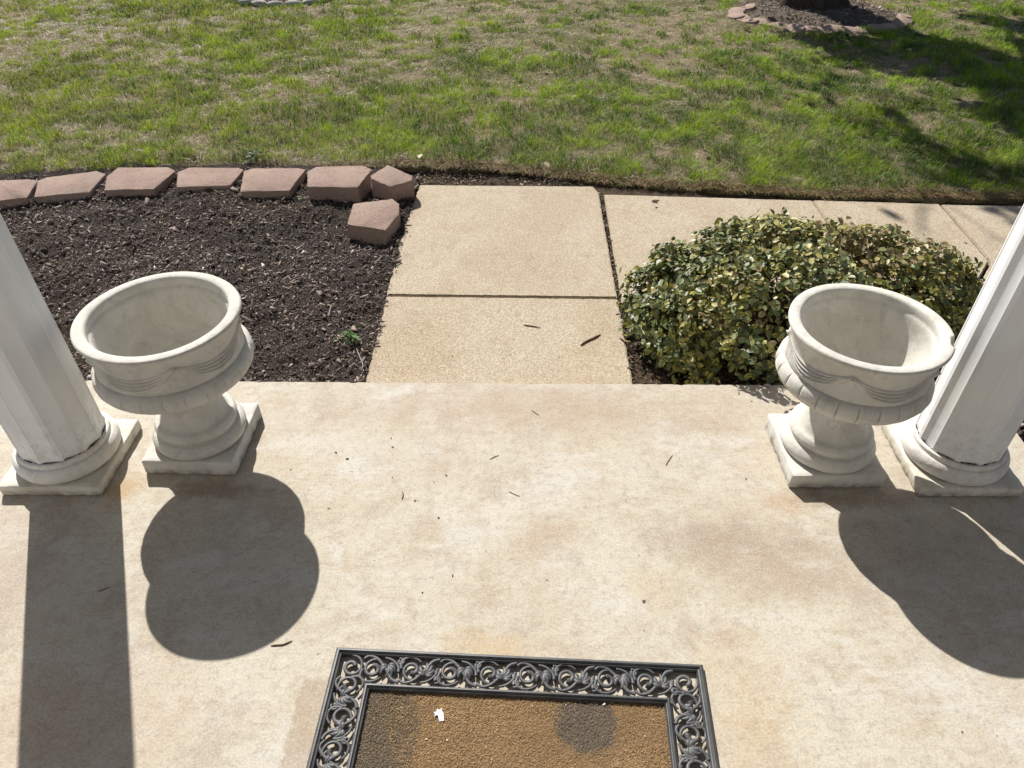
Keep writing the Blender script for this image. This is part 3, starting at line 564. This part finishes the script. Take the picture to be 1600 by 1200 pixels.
def grow(p, d, L, rad, dep):
    pts = [p]; dd_ = d.copy()
    for k in range(4): dd_ = dd_+r.normal(0, .13, 3)+np.array([0, 0, .03]); dd_ /= np.linalg.norm(dd_); pts.append(pts[-1]+dd_*L/4)
    pts = np.array(pts); limbs.append((pts, np.linspace(rad, rad*.5, 5)))
    if dep == 0: tips.append(pts[-1]); tips.append(pts[2]); return
    for k in range(3 if dep > 1 else 4): nd = dd_+r.normal(0, .55, 3); nd /= np.linalg.norm(nd); grow(pts[2+k % 3], nd, L*r.uniform(.55, .75), rad*.5, dep-1)
for k in range(9):
    a_ = k*2*np.pi/9+.3; d = np.array([math.cos(a_), math.sin(a_), .35+.5*(k % 3)/2]); d /= np.linalg.norm(d); grow(np.array([0, 0, 1.75+.09*k]), d, 1.15, .085, 3)
for (tx_, ty_, tz_) in [(-2.9, .3, 4.4), (-2.2, .5, 4.3), (-1.6, .2, 4.6)]:
    d = np.array([tx_, ty_, tz_-2.2]); L = np.linalg.norm(d); d /= L; s0 = np.array([0, 0, 2.2]); mid = s0+d*L*.5+np.array([0, 0, .35]); limbs.append((catmull([s0, mid, s0+d*L*.8], 6), np.linspace(.032, .014, 13))); grow(s0+d*L*.7, d, L*.3, .012, 2)
V, F = tubes(limbs, 7); npmesh('limbs', V, F, M_BARK, tr)
tips = np.array(tips); tips_e = tips[(np.hypot(tips[:, 0], tips[:, 1]) < 2.2)]
clump = np.array([(-2.03, .26, 3.6), (-1.7, .5, 3.8), (-1.3, .1, 4.1), (-1.12, .34, 3.0), (-.6, .2, 4.5), (-.3, .4, 3.9), (-1.5, -.3, 3.3), (-3.3, .4, 4.4)])
cw = np.array([160, 200, 600, 900, 600, 900, 500, 0]); n = 36000; k = r.integers(0, len(tips_e), n); P = np.vstack([tips_e[k]+r.normal(0, .17, (n, 3)), np.repeat(clump, cw, axis=0)+r.normal(0, .24, (cw.sum(), 3))]); P = P[fbm(P[:, 0]+.4*P[:, 2], P[:, 1]-.6*P[:, 2], 1.5, 203, 3) > .46]; n = len(P); N = r.normal(size=(n, 3)); N[:, 2] = np.abs(N[:, 2]); N /= np.linalg.norm(N, axis=1)[:, None]
q = r.random((n, 1)); C0 = np.array([.03, .055, .02])*(1-q)+np.array([.08, .12, .04])*q; V, F5, C = leaves(n, P, N, .105*r.uniform(.6, 1.3, n), r, C0, C0*1.1); npmesh('crown', V, [F5], M_LEAF, tr, col=C)

# ---------------------------------------------------------------- door mat
MW, MH, BW = .910, .610, .103
mt = empty('door_mat', (-.458, .975, .0), math.radians(-2.2)); tag(mt, 'door mat with reflected brown painted into its pile and a black openwork scroll border lying on the porch', 'door mat')
def frame_rail(name, x0, y0, x1, y1, wd, h, z0=.001):
    bm = bmesh.new(); prof = [(0, z0), (0, h*.62), (wd*.18, h*.75), (wd*.30, h), (wd*.52, h*1.04), (wd*.66, h*.78), (wd*.80, h*.72), (wd*.92, h*.86), (wd, h*.6), (wd, z0)]; rings = []
    for (cx, cy, sx, sy) in ((x0, y0, 1, 1), (x1, y0, -1, 1), (x1, y1, -1, -1), (x0, y1, 1, -1)): rings.append([bm.verts.new((cx+sx*d, cy+sy*d, z)) for d, z in prof])
    for k in range(4):
        a, b = rings[k], rings[(k+1) % 4]
        for q in range(len(prof)): q2 = (q+1) % len(prof); bm.faces.new((a[q], b[q], b[q2], a[q2]))
    return bmobj(name, bm, M_RUBBER, mt, smooth=25)
frame_rail('outer_rail', 0, -MH, MW, 0, .018, .017); frame_rail('inner_rail', BW-.014, -MH+BW-.014, MW-BW+.014, -BW+.014, .015, .017)
ZS = .0100
def spiral(c, r0, r1, a0, turns, n=26, sgn=1):
    t = np.linspace(0, 1, n); rr = r0+(r1-r0)*t**.8; a = a0+sgn*turns*2*np.pi*t; return np.stack([c[0]+rr*np.cos(a), c[1]+rr*np.sin(a)], -1)
def unit(L, Wd):
    """one repeat of the border in u (0..L), v (0..Wd): two opposed C scrolls, small curls, two palmettes"""
    o = []; m = Wd/2; h = L/2
    for s in (0, 1):
        f = (lambda p, s=s: np.stack([np.asarray(p)[:, 0]+s*h, (np.asarray(p)[:, 1] if s == 0 else Wd-np.asarray(p)[:, 1])], -1))
        st = catmull([(0, .012), (.012, .004), (h*.35, .010), (h*.62, m), (h*.80, Wd-.012), (h*1.0, Wd-.004)], 7); o.append((f(st), np.linspace(.0032, .0042, len(st))))
        sp = spiral((h*.30, m*1.02), .0275, .0075, math.radians(-60), 1.12, 34, -1); o.append((f(sp), np.concatenate([np.linspace(.0030, .0046, 26), np.linspace(.005, .0072, 8)])))
        a2 = catmull([(h*.02, Wd*.52), (-h*.01, Wd*.78), (h*.14, Wd*.95), (h*.36, Wd*.93), (h*.52, Wd*.80)], 6); o.append((f(a2), np.linspace(.0040, .0022, len(a2))))
        a3 = catmull([(h*.55, .006), (h*.75, .012), (h*.92, m*.75), (h*.96, m*1.2)], 6); o.append((f(a3), np.linspace(.0022, .0040, len(a3))))
        s3 = spiral((h*.97, Wd*.22), .0105, .0035, math.radians(-120), 1.0, 16, 1); o.append((f(s3), np.linspace(.0026, .0042, 16)))
        for k, (an, ln) in enumerate([(165, .022), (135, .028), (105, .031), (78, .030), (50, .026), (22, .020)]):
            a_ = math.radians(an-12); b0 = np.array([h*.66, m*.75]); e = b0+ln*np.array([math.cos(a_), math.sin(a_)]); md = (b0+e)/2+np.array([-math.sin(a_), math.cos(a_)])*.005*(1 if k < 2 else -1)
            lf = catmull([b0, md, e], 4); o.append((f(lf), .0048*np.sin(np.linspace(.35, np.pi*.97, len(lf)))+.0006))
    return o
paths = []
def side(n, length, tf):
    L = length/n
    for k in range(n):
        for p, rd in unit(L, BW-.030):
            q = p.copy(); q[:, 0] += k*L; xy = tf(q); paths.append((np.column_stack([xy, np.full(len(xy), ZS)]), rd*1.2))
b0 = .015; IL = MW-2*b0-.120; IS = MH-2*b0-.120
side(4, IL, lambda q: np.stack([b0+.060+q[:, 0], -b0-q[:, 1]], -1))
side(4, IL, lambda q: np.stack([b0+.060+q[:, 0], -MH+b0+q[:, 1]], -1))
side(3, IS, lambda q: np.stack([b0+q[:, 1], -b0-.060-q[:, 0]], -1))
side(3, IS, lambda q: np.stack([MW-b0-q[:, 1], -b0-.060-q[:, 0]], -1))
for cx, cy, a0 in ((b0+.034, -b0-.034, 100), (MW-b0-.034, -b0-.034, 20), (b0+.034, -MH+b0+.034, 190), (MW-b0-.034, -MH+b0+.034, 280)):
    p = spiral((cx, cy), .031, .008, math.radians(a0), 1.25, 36, -1); paths.append((np.column_stack([p, np.full(36, ZS)]), np.linspace(.0034, .0066, 36)))
# clip everything to the border band so nothing crosses the rails
V, F = tubes(paths, 7, .75); V[:, 2] = np.maximum(V[:, 2], .0012); V[:, 0] = np.clip(V[:, 0], .008, MW-.008); V[:, 1] = np.clip(V[:, 1], -MH+.008, -.008)
npmesh('scrollwork', V, F, M_RUBBER, mt, smooth=True)
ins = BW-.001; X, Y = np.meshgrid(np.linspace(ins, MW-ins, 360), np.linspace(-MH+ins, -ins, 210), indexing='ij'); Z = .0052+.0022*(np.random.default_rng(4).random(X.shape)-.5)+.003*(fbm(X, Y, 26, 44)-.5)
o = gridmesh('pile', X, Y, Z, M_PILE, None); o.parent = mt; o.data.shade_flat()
if 'kind' in o: del o['kind']
r = np.random.default_rng(9); n = 42000; x = r.uniform(ins+.003, MW-ins-.003, n); y = r.uniform(-MH+ins, -ins-.003, n)
c_ = np.array([.40, .265, .135])*r.uniform(.65, 1.3, (n, 1))*(.6+.8*fbm(x, y, 12, 177, 3))[:, None]; wx = x-.458; m_ = (x < .175+.035*np.sin(y*14)+.01*r.normal(size=n)) | ((wx-.17)**2+(y+.165)**2 < .068**2*(1+.2*r.normal(size=n))); c_ = np.where(m_[:, None], np.array([.24, .19, .135])*r.uniform(.6, 1.3, (n, 1)), c_)  # fibres carry the same painted reflection brown, greyer inside the two patches
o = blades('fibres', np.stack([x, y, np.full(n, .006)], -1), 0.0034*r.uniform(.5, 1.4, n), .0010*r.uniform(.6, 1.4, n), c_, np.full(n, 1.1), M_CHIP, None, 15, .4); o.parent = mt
del o['kind'], o['category']
def flakes(name, n, fx, s, pal, label, cat, seed, mat=None):
    rr = np.random.default_rng(seed); P = fx(n, rr); n = len(P); V = []; F = []
    for k in range(n):
        m = 5; a = rr.uniform(0, 6.28)+np.arange(m)*2*np.pi/m+rr.uniform(-.3, .3, m); q = s*rr.gamma(1.6, .5)*rr.uniform(.5, 1.1, m); e = rr.uniform(.25, 1); th = rr.uniform(0, 3.14)
        x = q*np.cos(a); y = q*np.sin(a)*e; V += [(P[k, 0]+x[i]*math.cos(th)-y[i]*math.sin(th), P[k, 1]+x[i]*math.sin(th)+y[i]*math.cos(th), P[k, 2]+rr.uniform(0, s*.35)) for i in range(m)]; F.append(range(k*m, k*m+m))
    pal = np.array(pal); C = np.repeat(pal[rr.integers(0, len(pal), n)], 5, axis=0); return tag(npmesh(name, np.array(V), [np.array([list(f) for f in F])], mat or M_CHIP, col=C), label, cat, kind='stuff')
flakes('mat_lint', 130, lambda n, q: np.stack([q.uniform(-.35, .34, n), q.uniform(.45, .865, n), np.full(n, .0085)], -1), .0022, [(.62, .58, .5), (.5, .42, .3), (.35, .27, .18)], 'tiny pale flecks scattered on the tinted pile of the mat', 'flecks', 5)
def pflake(n, q):
    x = np.concatenate([q.uniform(-1.5, 1.4, n//2), q.normal(-.35, .2, n-n//2)]); y = np.concatenate([q.uniform(.7, 2., n//2), q.normal(1.5, .16, n-n//2)]); return np.stack([x, np.minimum(y, 2.0), np.full(n, .0006)], -1)
flakes('porch_litter', 130, pflake, .0025, [(.06, .05, .035), (.10, .08, .05), (.04, .05, .03), (.16, .12, .08)], 'specks of leaf and soil scattered over the sunny porch slab', 'litter', 6)
flakes('path_litter', 70, lambda n, q: np.stack([q.uniform(-.57, .4, n), q.uniform(2.1, 3.88, n), np.full(n, ZW+.0016)], -1), .004, [(.12, .08, .05), (.2, .15, .1), (.05, .04, .03)], 'small brown crumbs on the tan path panels', 'litter', 7)
# bits of leaf on the porch near the bush
def flat_leaf(u_, v_, z, s, rz, label, col, name='fallen_leaf', cat='leaf', group=None):
    x_, y_ = gp(u_, v_, z); rr = np.random.default_rng(int(u_)); V, F5, C = leaves(1, np.zeros((1, 3)), np.array([[.15, .1, 1.]]), np.array([s]), rr, np.array([col]), np.array([col])*1.1)
    V[:, 2] += .004-V[:, 2].min(); o = npmesh(name, V, [F5], M_LEAF, col=C); o.location = (x_, y_, z); o.rotation_euler = (0, 0, rz); tag(o, label, cat, group); return o
flat_leaf(735, 1108, .009, .032, 1.2-.9, 'torn pale leaf scrap on the tinted pile of the door mat', (.75, .72, .64)) if False else None
flat_leaf(1205, 607, .001, .03, .5, 'pale fallen leaf on the porch beside the bush shadow', (.45, .42, .34))
for (u_, v_, c_, l_) in [(850, 258, (.40, .33, .2), 'pale leaf in the grass above the path'), (1104, 236, (.05, .035, .025), 'small dark leaf in the grass above the long joint'), (905, 250, (.06, .04, .03), 'curled dark leaf in the turf right of the pale leaf'), (655, 248, (.5, .4, .27), 'tan leaf at the lawn edge above the corner block'), (212, 238, (.05, .035, .03), 'dark crumpled leaf in the grass above the left blocks'), (852, 107, (.07, .05, .035), 'dark leaf on the pale turf in the middle distance')]:
    flat_leaf(u_, v_, -.05, .05, random.uniform(0, 6), l_, c_, group='dead leaves on the lawn')
# white paper scrap on the mat
pts = [(-.004, -.016), (.007, -.017), (.009, .001), (.006, .009), (.009, .014), (.001, .010), (-.003, .015), (-.006, .009), (-.013, .008), (-.010, .003), (-.014, -.001), (-.005, .0)]
x_, y_ = gp(687, 1116, .01); bm = prism(pts, 0, .0008, 0); o = bmobj('paper_scrap', bm, m_plain('white paper', (.8, .78, .74), (.72, .7, .66), 60)); o.location = (x_, y_, .0095); o.rotation_euler = (.05, .04, .3); tag(o, 'torn white scrap stuck on the door mat near its upper left corner', 'paper scrap')
def twig(pix, z, rad, label, mat=M_TWIG, group='twigs on the porch and path', name='twig'):
    P = np.array([gp(a, b, z) for a, b in pix]); c = P.mean(0); P = np.column_stack([P-c, np.zeros(len(P))+rad*.45]); P = catmull(P, 6)
    V, F = tubes([(P, rad*np.interp(np.linspace(0, 1, len(P)), [0, .2, .8, 1], [.5, 1.1, 1, .45]))], 6); o = npmesh(name, V, F, mat, smooth=True); o.location = (c[0], c[1], z); return tag(o, label, 'twig', group)
twig([(907, 540), (916, 534), (927, 529), (938, 523)], ZW+.001, .0045, 'thick dark twig lying on the near path panel')
twig([(423, 1009), (433, 1008), (443, 1007), (457, 1001)], .001, .0018, 'thin curved twig at the lower edge of the round urn shadow')
twig([(152, 925), (162, 921), (172, 917)], .001, .0013, 'tiny pale twig inside the dark column shadow')
twig([(830, 641), (836, 645), (842, 649)], .001, .0010, 'short twig on the slab near the porch front edge')
twig([(1040, 728), (1045, 719), (1051, 711)], .001, .0010, 'fine twig on the slab left of the chipped urn')
twig([(765, 718), (772, 714), (780, 711)], .001, .0009, 'hair thin twig in the middle of the slab')
twig([(795, 768), (803, 772), (813, 776)], .001, .0009, 'dark bent twig at the centre of the porch')
twig([(628, 780), (630, 774), (629, 768)], .001, .0017, 'stubby dark twig left of the centre of the porch')
twig([(818, 508), (827, 509), (845, 512)], ZW+.002, .0022, 'small knotted twig on the near path panel left of the thick twig')
# stones lying in the mulch
for (u_, v_, s_, l_) in [(306, 299, .030, 'white stone chip at the foot of the edging blocks'), (541, 318, .014, 'small pale pebble near the corner blocks'), (526, 468, .013, 'cream pebble in the mulch right of the left urn'), (136, 560, .026, 'pale stone between the left column and urn'), (143, 588, .030, 'larger pale stone against the porch between column and urn'), (450, 506, .011, 'tiny white stone in the mulch by the left urn rim'), (640, 312, .010, 'brown pebble on the path beside the corner block'), (182, 428, .012, 'small white chip in the mulch left of the urn')]:
    x_, y_ = gp(u_, v_, -.11); bm = bmesh.new(); bmesh.ops.create_icosphere(bm, subdivisions=2, radius=1); rr = random.Random(int(u_))
    for v in bm.verts: v.co = Vector((v.co.x, v.co.y*.7, v.co.z*.45))*s_*.6*(1+rr.uniform(-.18, .18))
    o = bmobj('pebble', bm, M_STONE if u_ != 640 else M_TWIG, smooth=40); o.location = (x_, y_, float(mulch_h(x_, y_))+.012 if u_ != 640 else ZW+.003); tag(o, l_, 'stone', 'loose stones in the bed')
# weeds
def weed(u_, v_, z, sz, n, label, cols, rise=.025):
    x_, y_ = gp(u_, v_, z); t = empty('weed', (x_, y_, z)); tag(t, label, 'weed'); r = np.random.default_rng(int(v_)); P = np.column_stack([r.normal(0, sz, n), r.normal(0, sz*.7, n), r.uniform(0.003, rise, n)])
    N = r.normal(0, .45, (n, 3)); N[:, 2] = 1; N /= np.linalg.norm(N, axis=1)[:, None]; q = r.random((n, 1)); C0 = np.array(cols[0])*(1-q)+np.array(cols[1])*q
    V, F5, C = leaves(n, P, N, .016*r.uniform(.5, 1.3, n), r, C0, C0*1.2); npmesh('leaves', V, [F5], M_LEAF, t, col=C)
    V, F = tubes([(catmull([(0, 0, -.01), P[k]*np.array([.5, .5, .4]), P[k]], 4), .0007) for k in range(0, n, 3)], 4); npmesh('stems', V, F, M_TWIG, t)
weed(549, 530, -.11, .022, 70, 'small bright green weed in the mulch beside the near path panel', [(.06, .13, .03), (.14, .26, .07)])
weed(400, 246, -.07, .055, 150, 'grey green creeping weed on the lawn above the fifth edging block', [(.07, .10, .05), (.13, .17, .08)], .03)
weed(470, 312, -.11, .020, 30, 'sparse olive weed in the mulch under the sixth edging block', [(.09, .10, .03), (.15, .15, .06)], .015)
twig([(557, 545), (562, 557), (567, 570), (564, 580)], -.105, .0018, 'pale dry stem hanging from the bright weed', M_STONE, None, 'dry_twig')
twig([(518, 478), (515, 486), (514, 494)], -.105, .0022, 'short pale root lying in the mulch', M_STONE, None, 'dry_twig')

# ---------------------------------------------------------------- unseen house front and porch roof the columns carry, added to block sky light
hs = empty('added_house', (0, -.14, 0)); tag(hs, 'unseen grey sided house front and porch roof on the two columns, added to block sky light', 'added_house')
M_SIDE = m_plain('added house grey siding', (.40, .40, .41), (.36, .36, .37), 3)
bm = prism([(-6, -.2), (6, -.2), (6, 0), (-6, 0)], -.3, 3.2, 0)
bmobj('added_wall', bm, M_SIDE, hs)
bm = prism([(-2.3, .004), (2.3, .004), (2.3, 2.25), (-2.3, 2.25)], 2.605, 2.8, .005); bmobj('added_roof', bm, M_SIDE, hs)
